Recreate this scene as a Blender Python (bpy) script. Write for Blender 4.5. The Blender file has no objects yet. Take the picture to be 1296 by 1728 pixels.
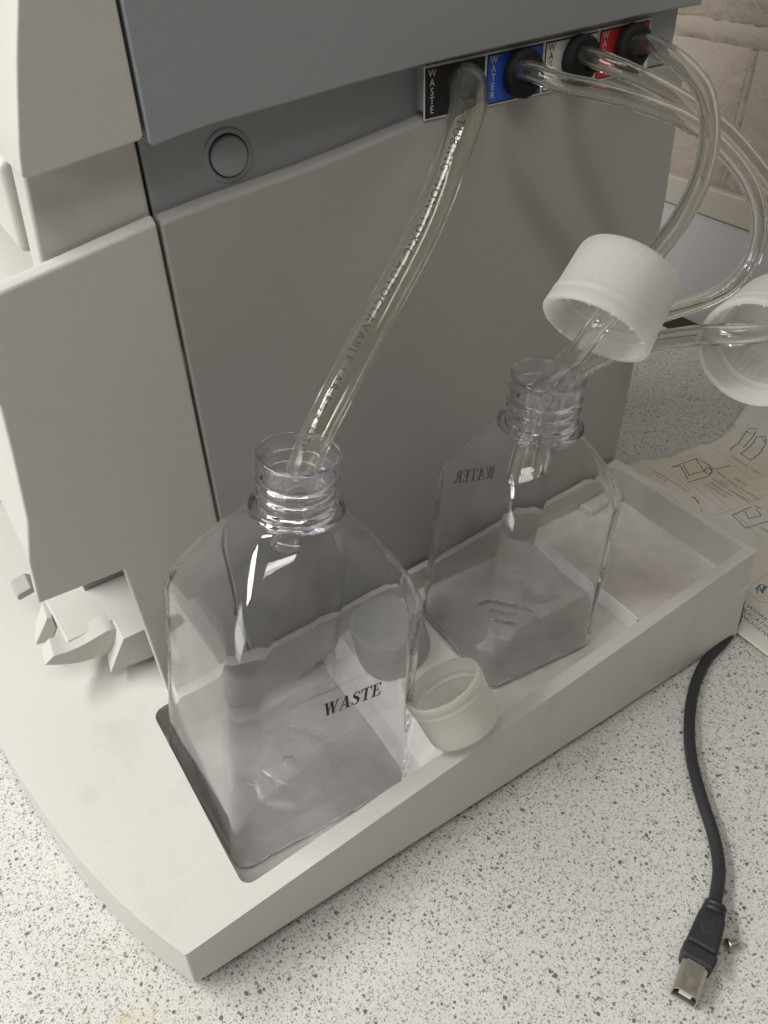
import bpy, bmesh, math, random
from mathutils import Vector, Matrix
from mathutils.geometry import tessellate_polygon
random.seed(7)
S = 0.001                                    # everything below is written in millimetres
scene = bpy.context.scene
COL = scene.collection

# ------------------------------------------------------------------ camera
cam_d = bpy.data.cameras.new('camera'); cam = bpy.data.objects.new('camera', cam_d); COL.objects.link(cam)
R = ((0.838125087, 0.364740291, -0.405599383), (-0.544864892, 0.524545125, -0.654197724), (-0.025857088, 0.769296388, 0.638368608))
cam.matrix_world = Matrix.Translation((0, 0, 0.418)) @ Matrix(R).to_4x4()
cam_d.sensor_fit = 'VERTICAL'; cam_d.sensor_height = 24.0; cam_d.lens = 24.0 * 1377.32 / 1728
cam_d.clip_start = 0.01; cam_d.clip_end = 50
scene.camera = cam

# ------------------------------------------------------------------ light
world = bpy.data.worlds.new('World'); scene.world = world; world.use_nodes = True
bg = world.node_tree.nodes['Background']
bg.inputs[0].default_value = (1.0, 0.97, 0.92, 1); bg.inputs[1].default_value = 0.05

def area_light(name, loc, target, sx, sy, power, color, roll=0.0):
    l = bpy.data.lights.new(name, 'AREA'); l.shape = 'RECTANGLE'; l.size = sx; l.size_y = sy; l.energy = power; l.color = color
    o = bpy.data.objects.new(name, l); COL.objects.link(o)
    d = (Vector(target) - Vector(loc)).normalized()
    o.matrix_world = Matrix.Translation(loc) @ d.to_track_quat('-Z', 'Y').to_matrix().to_4x4() @ Matrix.Rotation(roll, 4, 'Z')
    return o
area_light('ceiling_tube_light', (-0.80, 0.82, 1.25), (0.1, 0.2, 0.05), 1.2, 0.18, 25, (1.0, 0.985, 0.95), 0.0)
area_light('far_tube_light', (-1.7, 0.22, 0.95), (0.1, 0.2, 0.08), 1.4, 0.50, 16, (1.0, 0.985, 0.95), 0.0)
area_light('second_tube_light', (-0.15, -0.22, 1.60), (0.2, 0.2, 0.05), 1.2, 0.14, 8.6, (1.0, 0.975, 0.935), 0.0)

scene.render.engine = 'CYCLES'
cy = scene.cycles
cy.use_denoising = True; cy.max_bounces = 20; cy.transmission_bounces = 18; cy.transparent_max_bounces = 24
cy.glossy_bounces = 8; cy.diffuse_bounces = 5; cy.caustics_refractive = True; cy.caustics_reflective = False; cy.blur_glossy = 0.3
cy.sample_clamp_indirect = 0.0
scene.view_settings.view_transform = 'Standard'; scene.view_settings.look = 'None'
scene.view_settings.exposure = -0.14; scene.view_settings.gamma = 1.0

# ------------------------------------------------------------------ materials
def new_mat(name):
    m = bpy.data.materials.new(name); m.use_nodes = True
    nt = m.node_tree; return m, nt, nt.nodes['Principled BSDF'], nt.nodes['Material Output']

def noise(nt, scale, detail=3, rough=0.5, vec=None):
    n = nt.nodes.new('ShaderNodeTexNoise'); n.inputs['Scale'].default_value = scale; n.inputs['Detail'].default_value = detail
    n.inputs['Roughness'].default_value = rough
    nt.links.new(vec if vec else coord(nt), n.inputs['Vector']); return n
def coord(nt):
    for n in nt.nodes:
        if n.bl_idname == 'ShaderNodeTexCoord': return n.outputs['Object']
    return nt.nodes.new('ShaderNodeTexCoord').outputs['Object']
def ramp(nt, fac, stops):
    r = nt.nodes.new('ShaderNodeValToRGB'); nt.links.new(fac, r.inputs[0])
    e = r.color_ramp.elements
    while len(e) < len(stops): e.new(0.5)
    for k, (p, c) in enumerate(stops):
        e[k].position = p; e[k].color = (*c, 1) if len(c) == 3 else c
    return r.outputs[0]
def mixc(nt, fac, a, b):
    m = nt.nodes.new('ShaderNodeMix'); m.data_type = 'RGBA'
    for s, v in ((0, fac), (6, a), (7, b)):
        if hasattr(v, 'links'): nt.links.new(v, m.inputs[s])
        else: m.inputs[s].default_value = v if s == 0 else (*v, 1)
    return m.outputs[2]
def bump(nt, h, strength, dist, target):
    b = nt.nodes.new('ShaderNodeBump'); b.inputs['Strength'].default_value = strength; b.inputs['Distance'].default_value = dist
    nt.links.new(h, b.inputs['Height']); nt.links.new(b.outputs[0], target); return b

def plastic(name, col, rough=0.45, grain=0.00012, var=0.06, spec=0.4, dirt=None):
    m, nt, p, o = new_mat(name)
    n1 = noise(nt, 9, 5, 0.6)
    c = mixc(nt, n1.outputs[0], tuple(x * (1 - var) for x in col), tuple(min(1, x * (1 + var)) for x in col))
    if dirt:
        n3 = noise(nt, dirt[1], 6, 0.65)
        f = ramp(nt, n3.outputs[0], [(dirt[2], (0, 0, 0)), (dirt[3], (1, 1, 1))])
        c = mixc(nt, f, c, dirt[0]) if False else mixc(nt, f, dirt[0], col)
    nt.links.new(c, p.inputs['Base Color'])
    p.inputs['Roughness'].default_value = rough; p.inputs['Specular IOR Level'].default_value = spec
    n2 = noise(nt, 1100, 2, 0.6)
    bump(nt, n2.outputs[0], 0.5, grain, p.inputs['Normal'])
    n4 = noise(nt, 16, 7, 0.7); mr = nt.nodes.new('ShaderNodeMapRange'); nt.links.new(n4.outputs[0], mr.inputs[0])
    mr.inputs[1].default_value = .3; mr.inputs[2].default_value = .7; mr.inputs[3].default_value = rough * .8; mr.inputs[4].default_value = min(1, rough * 1.3)
    nt.links.new(mr.outputs[0], p.inputs['Roughness'])
    return m
M = {}
M['cream'] = plastic('cream_textured_plastic', (0.60, 0.585, 0.55), 0.42, 0.00016, 0.025, 0.4, ((0.53, 0.51, 0.47), 13, 0.27, 0.44))
M['cream_floor'] = plastic('scuffed_cream_plastic', (0.80, 0.775, 0.755), 0.5, 0.0001, 0.04, 0.4, ((0.62, 0.59, 0.565), 24, 0.36, 0.62))
M['grey'] = plastic('grey_painted_panel', (0.40, 0.393, 0.372), 0.5, 0.00014, 0.03)
M['grey_blue'] = plastic('blue_grey_painted_panel', (0.315, 0.325, 0.335), 0.5, 0.00014, 0.03)
M['dark'] = plastic('dark_seam_rubber', (0.02, 0.02, 0.02), 0.7)
M['black'] = plastic('black_moulded_rubber', (0.009, 0.009, 0.0095), 0.7, 0.0001)
M['upstand'] = plastic('lilac_grey_laminate', (0.46, 0.44, 0.455), 0.5, 0.00008, 0.04)
M['brown'] = plastic('dark_brown_strip', (0.035, 0.02, 0.013), 0.6)
M['cable'] = plastic('dark_grey_rubber', (0.03, 0.031, 0.034), 0.5, 0.0001)
M['cable_plug'] = plastic('dark_grey_moulding', (0.028, 0.029, 0.033), 0.45, 0.0001)
M['white_label'] = plastic('white_label_print', (0.72, 0.71, 0.68), 0.4, 0.00002, 0.01)
M['black_label'] = plastic('black_label_print', (0.010, 0.010, 0.010), 0.65, 0.00002, 0.01)
M['blue_label'] = plastic('blue_label_print', (0.025, 0.10, 0.50), 0.35, 0.00002, 0.01)
M['red_label'] = plastic('red_label_print', (0.50, 0.03, 0.035), 0.35, 0.00002, 0.01)
M['ink_white'] = plastic('white_ink', (0.62, 0.62, 0.62), 0.5, 0.00001, 0.0)
M['ink_black'] = plastic('black_ink', (0.01, 0.01, 0.01), 0.5, 0.00001, 0.0)
M['ink_tube'] = plastic('faded_green_black_ink', (0.075, 0.09, 0.08), 0.95, 0.00001, 0.0, 0.0)
M['ink_blue'] = plastic('blue_grey_print_ink', (0.09, 0.13, 0.21), 0.6, 0.00001, 0.0)
M['ink_line'] = plastic('pale_print_line', (0.38, 0.37, 0.34), 0.6, 0.00001, 0.0)
M['crumb_dark'] = plastic('dark_grit', (0.02, 0.018, 0.015), 0.7)
M['crumb_white'] = plastic('white_grit', (0.85, 0.84, 0.8), 0.5)

def metal(name, col, rough):
    m, nt, p, o = new_mat(name)
    p.inputs['Base Color'].default_value = (*col, 1); p.inputs['Metallic'].default_value = 1.0
    n = noise(nt, 300, 3); r = nt.nodes.new('ShaderNodeMapRange'); nt.links.new(n.outputs[0], r.inputs[0])
    r.inputs[3].default_value = rough * 0.7; r.inputs[4].default_value = rough * 1.4; nt.links.new(r.outputs[0], p.inputs['Roughness'])
    return m
M['steel'] = metal('nickel_plated_steel', (0.55, 0.52, 0.46), 0.38)

def clear_plastic(name, col, ior, rough, haze, hazecol, wob=0.0, scratch=0.0):
    m, nt, p, o = new_mat(name)
    p.inputs['Base Color'].default_value = (*col, 1); p.inputs['Transmission Weight'].default_value = 1.0
    p.inputs['IOR'].default_value = ior; p.inputs['Roughness'].default_value = rough
    if wob:
        n = noise(nt, 45, 3, 0.55)
        bump(nt, n.outputs[0], wob, 0.0012, p.inputs['Normal'])
    if haze:
        d = nt.nodes.new('ShaderNodeBsdfDiffuse'); d.inputs[0].default_value = (*hazecol, 1)
        t = nt.nodes.new('ShaderNodeBsdfTranslucent'); t.inputs[0].default_value = (*hazecol, 1)
        a = nt.nodes.new('ShaderNodeMixShader'); a.inputs[0].default_value = 0.5
        nt.links.new(d.outputs[0], a.inputs[1]); nt.links.new(t.outputs[0], a.inputs[2])
        mx = nt.nodes.new('ShaderNodeMixShader')
        if scratch:
            n = noise(nt, 60, 6, 0.7); f = ramp(nt, n.outputs[0], [(0.45, (haze,) * 3), (0.75, (haze + scratch,) * 3)])
            nt.links.new(f, mx.inputs[0])
        else: mx.inputs[0].default_value = haze
        nt.links.new(p.outputs[0], mx.inputs[1]); nt.links.new(a.outputs[0], mx.inputs[2]); nt.links.new(mx.outputs[0], o.inputs[0])
    return m
M['pet'] = clear_plastic('clear_bottle_plastic', (0.998, 0.998, 1.0), 1.40, 0.0, 0.012, (0.88, 0.88, 0.90), 0.09, 0.04)
M['pet_neck'] = clear_plastic('clear_bottle_neck_plastic', (0.90, 0.90, 0.955), 1.55, 0.0, 0.006, (0.85, 0.85, 0.87), 0.02, 0.01)
M['tube'] = clear_plastic('clear_soft_tubing', (0.965, 0.965, 0.945), 1.42, 0.005, 0.03, (0.74, 0.74, 0.66))
M['tube_waste'] = clear_plastic('yellowed_soft_tubing', (0.972, 0.966, 0.92), 1.42, 0.01, 0.06, (0.70, 0.69, 0.58))

def film(name):
    m, nt, p, o = new_mat(name)
    t = nt.nodes.new('ShaderNodeBsdfTransparent'); d = nt.nodes.new('ShaderNodeBsdfDiffuse'); d.inputs[0].default_value = (.85, .85, .84, 1)
    g = nt.nodes.new('ShaderNodeBsdfGlossy'); g.inputs['Roughness'].default_value = 0.12
    a = nt.nodes.new('ShaderNodeMixShader'); a.inputs[0].default_value = 0.05
    b = nt.nodes.new('ShaderNodeMixShader'); b.inputs[0].default_value = 0.03
    nt.links.new(t.outputs[0], a.inputs[1]); nt.links.new(d.outputs[0], a.inputs[2])
    nt.links.new(a.outputs[0], b.inputs[1]); nt.links.new(g.outputs[0], b.inputs[2]); nt.links.new(b.outputs[0], o.inputs[0])
    return m
M['film'] = film('clear_label_film')

def cap_mat(name, col, trans):
    m, nt, p, o = new_mat(name)
    p.inputs['Base Color'].default_value = (*col, 1); p.inputs['Roughness'].default_value = 0.38; p.inputs['Specular IOR Level'].default_value = 0.45
    n = noise(nt, 500, 2); bump(nt, n.outputs[0], 0.2, 0.0001, p.inputs['Normal'])
    t = nt.nodes.new('ShaderNodeBsdfTranslucent'); t.inputs[0].default_value = (*col, 1)
    mx = nt.nodes.new('ShaderNodeMixShader'); mx.inputs[0].default_value = trans
    nt.links.new(p.outputs[0], mx.inputs[1]); nt.links.new(t.outputs[0], mx.inputs[2])
    tr = nt.nodes.new('ShaderNodeBsdfTransparent'); m2 = nt.nodes.new('ShaderNodeMixShader'); m2.inputs[0].default_value = 0.19
    nt.links.new(mx.outputs[0], m2.inputs[1]); nt.links.new(tr.outputs[0], m2.inputs[2]); nt.links.new(m2.outputs[0], o.inputs[0])
    return m
M['cap'] = cap_mat('natural_polypropylene', (0.88, 0.88, 0.86), 0.66)
M['cap_yellow'] = cap_mat('yellowed_polypropylene', (0.90, 0.895, 0.855), 0.6)

def bench_mat():
    m, nt, p, o = new_mat('speckled_laminate')
    co = coord(nt)
    nd = noise(nt, 1100, 4, 0.7)
    sub = nt.nodes.new('ShaderNodeVectorMath'); sub.operation = 'MULTIPLY_ADD'
    nt.links.new(nd.outputs['Color'], sub.inputs[0]); sub.inputs[1].default_value = (0.0019,) * 3
    nt.links.new(co, sub.inputs[2])
    n0 = noise(nt, 14, 4); base = mixc(nt, n0.outputs[0], (0.61, 0.605, 0.58), (0.68, 0.675, 0.645))
    # yellowed stains near the front edge
    ns = noise(nt, 22, 5, 0.6)
    geo = co
    dist = nt.nodes.new('ShaderNodeVectorMath'); dist.operation = 'DISTANCE'; nt.links.new(co, dist.inputs[0]); dist.inputs[1].default_value = (-0.035, 0.19, 0)
    mr = nt.nodes.new('ShaderNodeMapRange'); nt.links.new(dist.outputs['Value'], mr.inputs[0]); mr.inputs[1].default_value = 0.0; mr.inputs[2].default_value = 0.05
    mr.inputs[3].default_value = 1.0; mr.inputs[4].default_value = 0.0
    ml = nt.nodes.new('ShaderNodeMath'); ml.operation = 'MULTIPLY'
    nt.links.new(mr.outputs[0], ml.inputs[0]); nt.links.new(ramp(nt, ns.outputs[0], [(0.42, (0, 0, 0)), (0.62, (1, 1, 1))]), ml.inputs[1])
    base = mixc(nt, ml.outputs[0], base, (0.62, 0.57, 0.40))
    col = base
    for scale, thr, pres, c in ((1500, 0.62, 0.60, (0.42, 0.41, 0.385)), (1080, 0.58, 0.52, (0.32, 0.315, 0.295)), (760, 0.52, 0.42, (0.24, 0.235, 0.22)), (500, 0.44, 0.28, (0.18, 0.177, 0.163)), (350, 0.40, 0.15, (0.14, 0.136, 0.125))):
        v = nt.nodes.new('ShaderNodeTexVoronoi'); v.inputs['Scale'].default_value = scale; nt.links.new(sub.outputs[0], v.inputs['Vector'])
        sep = nt.nodes.new('ShaderNodeSeparateColor'); nt.links.new(v.outputs['Color'], sep.inputs[0])
        lim = nt.nodes.new('ShaderNodeMath'); lim.operation = 'MULTIPLY'; nt.links.new(sep.outputs[0], lim.inputs[0]); lim.inputs[1].default_value = thr
        lt = nt.nodes.new('ShaderNodeMath'); lt.operation = 'LESS_THAN'; nt.links.new(v.outputs['Distance'], lt.inputs[0]); nt.links.new(lim.outputs[0], lt.inputs[1])
        pr = nt.nodes.new('ShaderNodeMath'); pr.operation = 'LESS_THAN'; nt.links.new(sep.outputs[1], pr.inputs[0]); pr.inputs[1].default_value = pres
        f = nt.nodes.new('ShaderNodeMath'); f.operation = 'MULTIPLY'; nt.links.new(lt.outputs[0], f.inputs[0]); nt.links.new(pr.outputs[0], f.inputs[1])
        col = mixc(nt, f.outputs[0], col, c)
    nt.links.new(col, p.inputs['Base Color']); p.inputs['Roughness'].default_value = 0.42
    nb = noise(nt, 700, 2); bump(nt, nb.outputs[0], 0.15, 0.0001, p.inputs['Normal'])
    return m
M['bench'] = bench_mat()

def wall_mat():
    m, nt, p, o = new_mat('painted_blockwork')
    n = noise(nt, 12, 6, 0.6); c = mixc(nt, n.outputs[0], (0.38, 0.325, 0.27), (0.44, 0.38, 0.32)); nt.links.new(c, p.inputs['Base Color'])
    p.inputs['Roughness'].default_value = 0.55
    n1 = noise(nt, 70, 8, 0.7); bump(nt, n1.outputs[0], 0.9, 0.006, p.inputs['Normal'])
    return m
M['wall'] = wall_mat()
M['trunk'] = plastic('cream_painted_trim', (0.42, 0.385, 0.33), 0.4, 0.0001, 0.03)

def paper_mat():
    m, nt, p, o = new_mat('stained_paper')
    n = noise(nt, 9, 6, 0.65)
    c = mixc(nt, ramp(nt, n.outputs[0], [(0.42, (0, 0, 0)), (0.66, (1, 1, 1))]), (0.74, 0.725, 0.685), (0.68, 0.62, 0.46))
    nt.links.new(c, p.inputs['Base Color']); p.inputs['Roughness'].default_value = 0.7
    n1 = noise(nt, 40, 4); bump(nt, n1.outputs[0], 0.25, 0.002, p.inputs['Normal'])
    return m
M['paper'] = paper_mat()

# ------------------------------------------------------------------ helpers
def V(x, y, z): return Vector((x * S, y * S, z * S))
def link(name, me, mat=None, parent=None, smooth=False):
    o = bpy.data.objects.new(name, me); COL.objects.link(o)
    if mat is not None: me.materials.append(mat)
    if parent is not None: o.parent = parent
    if smooth:
        for p in me.polygons: p.use_smooth = True
    return o
def mesh_obj(name, verts, faces, mat, parent=None, smooth=False, fix=True):
    me = bpy.data.meshes.new(name); me.from_pydata([tuple(v) for v in verts], [], faces); me.update()
    if fix:
        bm = bmesh.new(); bm.from_mesh(me); bmesh.ops.recalc_face_normals(bm, faces=bm.faces); bm.to_mesh(me); bm.free()
    return link(name, me, mat, parent, smooth)
def empty(name, loc=(0, 0, 0)):
    o = bpy.data.objects.new(name, None); o.empty_display_size = 0.01; COL.objects.link(o); o.location = Vector(loc) * S; return o
def tag(o, label=None, cat=None, group=None, kind=None):
    if label: o['label'] = label
    if cat: o['category'] = cat
    if group: o['group'] = group
    if kind: o['kind'] = kind
    return o
def bevel(o, w, seg=3, ang=35):
    md = o.modifiers.new('bevel', 'BEVEL'); md.width = w * S; md.segments = seg; md.limit_method = 'ANGLE'; md.angle_limit = math.radians(ang)
    md.harden_normals = False
    for p in o.data.polygons: p.use_smooth = True
    wn = o.modifiers.new('normals', 'WEIGHTED_NORMAL'); wn.keep_sharp = False
    return o
def prism(name, front, y0, back, y1, mat, parent, bev=1.0, seg=3):
    """polygon in x,z at depth y0 joined to a matching polygon at depth y1"""
    n = len(front)
    vs = [V(x, y0, z) for x, z in front] + [V(x, y1, z) for x, z in back]
    fs = [list(range(n)), list(range(2 * n - 1, n - 1, -1))] + [[i, (i + 1) % n, n + (i + 1) % n, n + i] for i in range(n)]
    o = mesh_obj(name, vs, fs, mat, parent)
    if bev: bevel(o, bev, seg, 28)
    return o
def box(name, x0, x1, y0, y1, z0, z1, mat, parent=None, bev=0.8, seg=2):
    vs = [V(x, y, z) for x in (x0, x1) for y in (y0, y1) for z in (z0, z1)]
    fs = [(0, 1, 3, 2), (4, 6, 7, 5), (0, 4, 5, 1), (2, 3, 7, 6), (0, 2, 6, 4), (1, 5, 7, 3)]
    o = mesh_obj(name, vs, fs, mat, parent)
    if bev: bevel(o, bev, seg)
    return o
def catmull(pts, step=3.0):
    P = [Vector(p) for p in pts]; P = [2 * P[0] - P[1]] + P + [2 * P[-1] - P[-2]]; out = []
    for i in range(1, len(P) - 2):
        a, b, c, d = P[i - 1:i + 3]; n = max(2, int((c - b).length / step))
        for k in range(n):
            t = k / n
            out.append(0.5 * ((2 * b) + (c - a) * t + (2 * a - 5 * b + 4 * c - d) * t * t + (3 * b - a - 3 * c + d) * t ** 3))
    out.append(P[-2]); return out
def frames(path, up=Vector((0, 0, 1))):
    T = []; n = len(path)
    for i in range(n):
        T.append((path[min(n - 1, i + 1)] - path[max(0, i - 1)]).normalized())
    u = (up - T[0] * up.dot(T[0])).normalized(); F = []
    for t in T:
        u = (u - t * u.dot(t)).normalized(); F.append((t, u, t.cross(u)))
    return F
def sweep(path, radii, seg=20, inner=None):
    """tube along path (mm), optional bore of the given radii; closed solid"""
    F = frames(path); vs = []; fs = []; n = len(path)
    def ring(rad):
        base = len(vs)
        for p, (t, u, w), r in zip(path, F, rad):
            for k in range(seg):
                a = 2 * math.pi * k / seg; vs.append((p + (u * math.cos(a) + w * math.sin(a)) * r) * S)
        return base
    b0 = ring(radii)
    for i in range(n - 1):
        for k in range(seg):
            k2 = (k + 1) % seg; fs.append((b0 + i * seg + k, b0 + i * seg + k2, b0 + (i + 1) * seg + k2, b0 + (i + 1) * seg + k))
    if inner:
        b1 = ring(inner)
        for i in range(n - 1):
            for k in range(seg):
                k2 = (k + 1) % seg; fs.append((b1 + i * seg + k, b1 + (i + 1) * seg + k, b1 + (i + 1) * seg + k2, b1 + i * seg + k2))
        e = (n - 1) * seg
        for k in range(seg):
            k2 = (k + 1) % seg
            fs.append((b0 + k, b1 + k, b1 + k2, b0 + k2)); fs.append((b0 + e + k, b0 + e + k2, b1 + e + k2, b1 + e + k))
    else:
        e = (n - 1) * seg
        fs.append(tuple(b0 + k for k in reversed(range(seg)))); fs.append(tuple(b0 + e + k for k in range(seg)))
    return vs, fs, F
def lathe(profile, seg=48, closed=False, mod=None):
    """profile list of (r, z) in mm; returns verts, faces"""
    vs = []; fs = []; n = len(profile)
    for i, (r, z) in enumerate(profile):
        for k in range(seg):
            a = 2 * math.pi * k / seg
            rr = r + (mod(i, k, r, z) if mod else 0)
            vs.append(V(rr * math.cos(a), rr * math.sin(a), z))
    for i in range(n if closed else n - 1):
        j = (i + 1) % n
        for k in range(seg):
            k2 = (k + 1) % seg; fs.append((i * seg + k, i * seg + k2, j * seg + k2, j * seg + k))
    return vs, fs
def glyphs(text, size, align='LEFT', spacing=1.0):
    """flat text as (verts, faces) in mm, baseline on x"""
    c = bpy.data.curves.new('txt', 'FONT'); c.body = text; c.size = size; c.align_x = align; c.space_character = spacing; c.resolution_u = 3
    o = bpy.data.objects.new('txt', c); COL.objects.link(o)
    bpy.context.view_layer.update()
    me = bpy.data.meshes.new_from_object(o.evaluated_get(bpy.context.evaluated_depsgraph_get()))
    vs = [tuple(v.co) for v in me.vertices]; fs = [tuple(p.vertices) for p in me.polygons]
    bpy.data.objects.remove(o); bpy.data.curves.remove(c); bpy.data.meshes.remove(me)
    return vs, fs
def merge(parts):
    vs = []; fs = []
    for v, f in parts:
        b = len(vs); vs += v; fs += [tuple(i + b for i in q) for q in f]
    return vs, fs
def ribbon(pts, w):
    """flat line of width w through 2-D points"""
    vs = []; fs = []
    for (x0, y0), (x1, y1) in zip(pts, pts[1:]):
        d = Vector((x1 - x0, y1 - y0)); L = d.length or 1; d /= L; nx, ny = -d.y * w / 2, d.x * w / 2; ex, ey = d.x * w * .3, d.y * w * .3
        b = len(vs); vs += [(x0 + nx - ex, y0 + ny - ey, 0), (x0 - nx - ex, y0 - ny - ey, 0), (x1 - nx + ex, y1 - ny + ey, 0), (x1 + nx + ex, y1 + ny + ey, 0)]
        fs.append((b, b + 1, b + 2, b + 3))
    return vs, fs

# bold serif capitals, drawn as polygons in a 1-high box
def serif_letter(ch):
    P = []
    def q(*p): P.append(list(p))
    def bar(x0, y0, x1, y1, w): q((x0, y0), (x0 + w, y0), (x1 + w, y1), (x1, y1))
    def srf(x0, x1, y, up=True): h = 0.055; q((x0, y), (x1, y), (x1, y + h), (x0, y + h)) if up else q((x0, y - h), (x1, y - h), (x1, y), (x0, y))
    W = 0
    if ch == 'W':
        bar(.36, 0, .12, 1, .20); bar(.34, 0, .58, 1, .08); bar(.80, 0, .54, 1, .20); bar(.80, 0, 1.08, 1, .08)
        srf(.0, .42, 1, False); srf(.46, .86, 1, False); srf(1.0, 1.26, 1, False); W = 1.26
    elif ch == 'A':
        bar(.10, 0, .42, 1, .08); bar(.64, 0, .38, 1, .22); q((.24, .30), (.66, .30), (.64, .37), (.26, .37)); srf(0, .28, 0); srf(.54, .96, 0); W = .96
    elif ch == 'T':
        bar(.34, 0, .34, 1, .21); q((0, .93), (.89, .93), (.89, 1), (0, 1)); q((0, .72), (.06, .72), (.12, .95), (0, .95)); q((.83, .72), (.89, .72), (.89, .95), (.77, .95)); srf(.22, .67, 0); W = .89
    elif ch == 'E':
        bar(.12, 0, .12, 1, .21); srf(0, .72, 0); srf(0, .70, 1, False); q((.3, .47), (.52, .47), (.52, .54), (.3, .54)); q((.50, .36), (.56, .36), (.56, .65), (.50, .65))
        q((.60, 0), (.76, 0), (.78, .30), (.72, .30)); q((.62, 1), (.74, 1), (.74, .74), (.69, .74)); W = .78
    elif ch == 'R':
        bar(.12, 0, .12, 1, .21); srf(0, .45, 0); q((0, 1), (0, .945), (.3, .945), (.3, 1))
        o = [(.33 + .36 * math.sin(math.pi * t / 10), .735 + .265 * math.cos(math.pi * t / 10)) for t in range(11)]
        i = [(.33 + .15 * math.sin(math.pi * t / 10), .735 + .205 * math.cos(math.pi * t / 10)) for t in range(11)]
        for k in range(10): q(o[k], o[k + 1], i[k + 1], i[k])
        bar(.72, 0, .40, .5, .20); srf(.70, 1.0, 0); W = 1.0
    elif ch == 'S':
        c = [(.60, .74), (.55, .88), (.40, .96), (.24, .94), (.14, .82), (.17, .69), (.30, .58), (.46, .47), (.57, .34), (.55, .17), (.42, .055), (.26, .04), (.12, .13), (.06, .29)]
        w = [.03, .05, .07, .10, .15, .19, .22, .23, .21, .16, .10, .07, .05, .03]
        L = []; Rr = []
        for k, (x, y) in enumerate(c):
            a = c[max(0, k - 1)]; b = c[min(len(c) - 1, k + 1)]; dx, dy = b[0] - a[0], b[1] - a[1]; l = math.hypot(dx, dy)
            L.append((x - dy / l * w[k] / 2, y + dx / l * w[k] / 2)); Rr.append((x + dy / l * w[k] / 2, y - dx / l * w[k] / 2))
        for k in range(len(c) - 1): q(L[k], L[k + 1], Rr[k + 1], Rr[k])
        q((.60, .68), (.64, .68), (.62, .98), (.57, .98)); q((.03, .02), (.08, .02), (.07, .32), (.03, .32)); W = .68
    return P, W
def serif_word(word, h, gap=.06):
    vs = []; fs = []; x = 0; k = 0
    for ch in word:
        P, w = serif_letter(ch)
        for poly in P:
            b = len(vs); vs += [((x + px) * h, py * h, 0.006 * k) for px, py in poly]; fs.append(tuple(range(b, b + len(poly)))); k += 1
        x += w + gap
    return vs, fs, (x - gap) * h

# ------------------------------------------------------------------ the setting
bench = mesh_obj('bench_top', [V(-900, -700, 0), V(730, -700, 0), V(730, 1500, 0), V(-900, 1500, 0)], [(0, 1, 2, 3)], M['bench']); tag(bench, kind='structure')

wall = mesh_obj('wall', [V(722, -700, 0), V(722, 1500, 0), V(722, 1500, 900), V(722, -700, 900)], [(0, 1, 2, 3)], M['wall']); tag(wall, kind='structure')
def block(y0, y1, z0, z1, seed):
    rnd = random.Random(seed); ny, nz = 24, 10; vs = []; fs = []
    for i in range(ny + 1):
        for j in range(nz + 1):
            e = min(i, ny - i, j, nz - j)
            d = 0.0 if e == 0 else (2.2 if e == 1 else 3.0) + rnd.uniform(-.5, .5)
            jy = rnd.uniform(-1.6, 1.6) if e < 2 else 0; jz = rnd.uniform(-1.4, 1.4) if e < 2 else 0
            fy = i / ny; fz = j / nz
            if i == 1: fy = 3 / (y1 - y0)
            if i == ny - 1: fy = 1 - 3 / (y1 - y0)
            if j == 1: fz = 3 / (z1 - z0)
            if j == nz - 1: fz = 1 - 3 / (z1 - z0)
            vs.append(V(721.5 - d, y0 + (y1 - y0) * fy + jy * (e == 1), z0 + (z1 - z0) * fz + jz * (e == 1)))
    for i in range(ny):
        for j in range(nz):
            a = i * (nz + 1) + j; fs.append((a, a + 1, a + nz + 2, a + nz + 1))
    o = mesh_obj('block', vs, fs, M['wall'], wall, True)
for k, (y0, y1, z0, z1) in enumerate(((513, 953, 50, 263), (67, 507, 50, 263), (292, 732, 280, 495), (-154, 286, 280, 495), (738, 1178, 280, 495))):
    block(y0, y1, z0, z1, k)
def mortar(y0, y1, z0, z1, seed, horiz):
    rnd = random.Random(seed); n = int((y1 - y0 if horiz else z1 - z0) / 5); vs = []; fs = []
    for i in range(n + 1):
        for j in range(5):
            t = i / n; q = j / 4; d = (0, 2.2, 3.0, 2.4, 0)[j] + (rnd.uniform(-.9, .9) if 0 < j < 4 else 0); w = rnd.uniform(-1.5, 1.5) if j in (0, 4) else 0
            y, z = (y0 + (y1 - y0) * t, z0 + (z1 - z0) * q + w) if horiz else (y0 + (y1 - y0) * q + w * .7, z0 + (z1 - z0) * t)
            vs.append(V(721.2 - d, y, z))
    for i in range(n):
        for j in range(4): a = i * 5 + j; fs.append((a, a + 1, a + 6, a + 5))
    mesh_obj('mortar_joint', vs, fs, M['wall'], wall, True)
mortar(-150, 1170, 262.5, 280.5, 11, True); mortar(506.5, 513.5, 50, 262, 12, False); mortar(285.5, 292.5, 281, 495, 13, False); mortar(731.5, 738.5, 281, 495, 14, False)
trim = box('wall_trim', 709, 719, -700, 1500, 115.5, 143, M['trunk'], None, 2.5, 3); tag(trim, kind='structure')
ups = box('bench_upstand', 712, 721, -700, 1500, 1, 115, M['upstand'], None, 1.0, 2); tag(ups, kind='structure')
strip = box('bench_edge_strip', 686, 711.5, 380, 1500, 0.2, 5.5, M['brown'], None, 1.0, 2); tag(strip, kind='structure')

# ------------------------------------------------------------------ the analyser
AN = empty('laboratory_analyser', (200, 400, 0))
tag(AN, 'large grey and cream bench instrument with a bottle tray along its side', 'laboratory analyser')
class _P:            # parts keep world coordinates under the offset empty
    pass
def part(o):
    o.matrix_parent_inverse = Matrix.Translation(-AN.location); return o
def topz(x): return 38 + 0.0658 * (x - 2)

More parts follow.
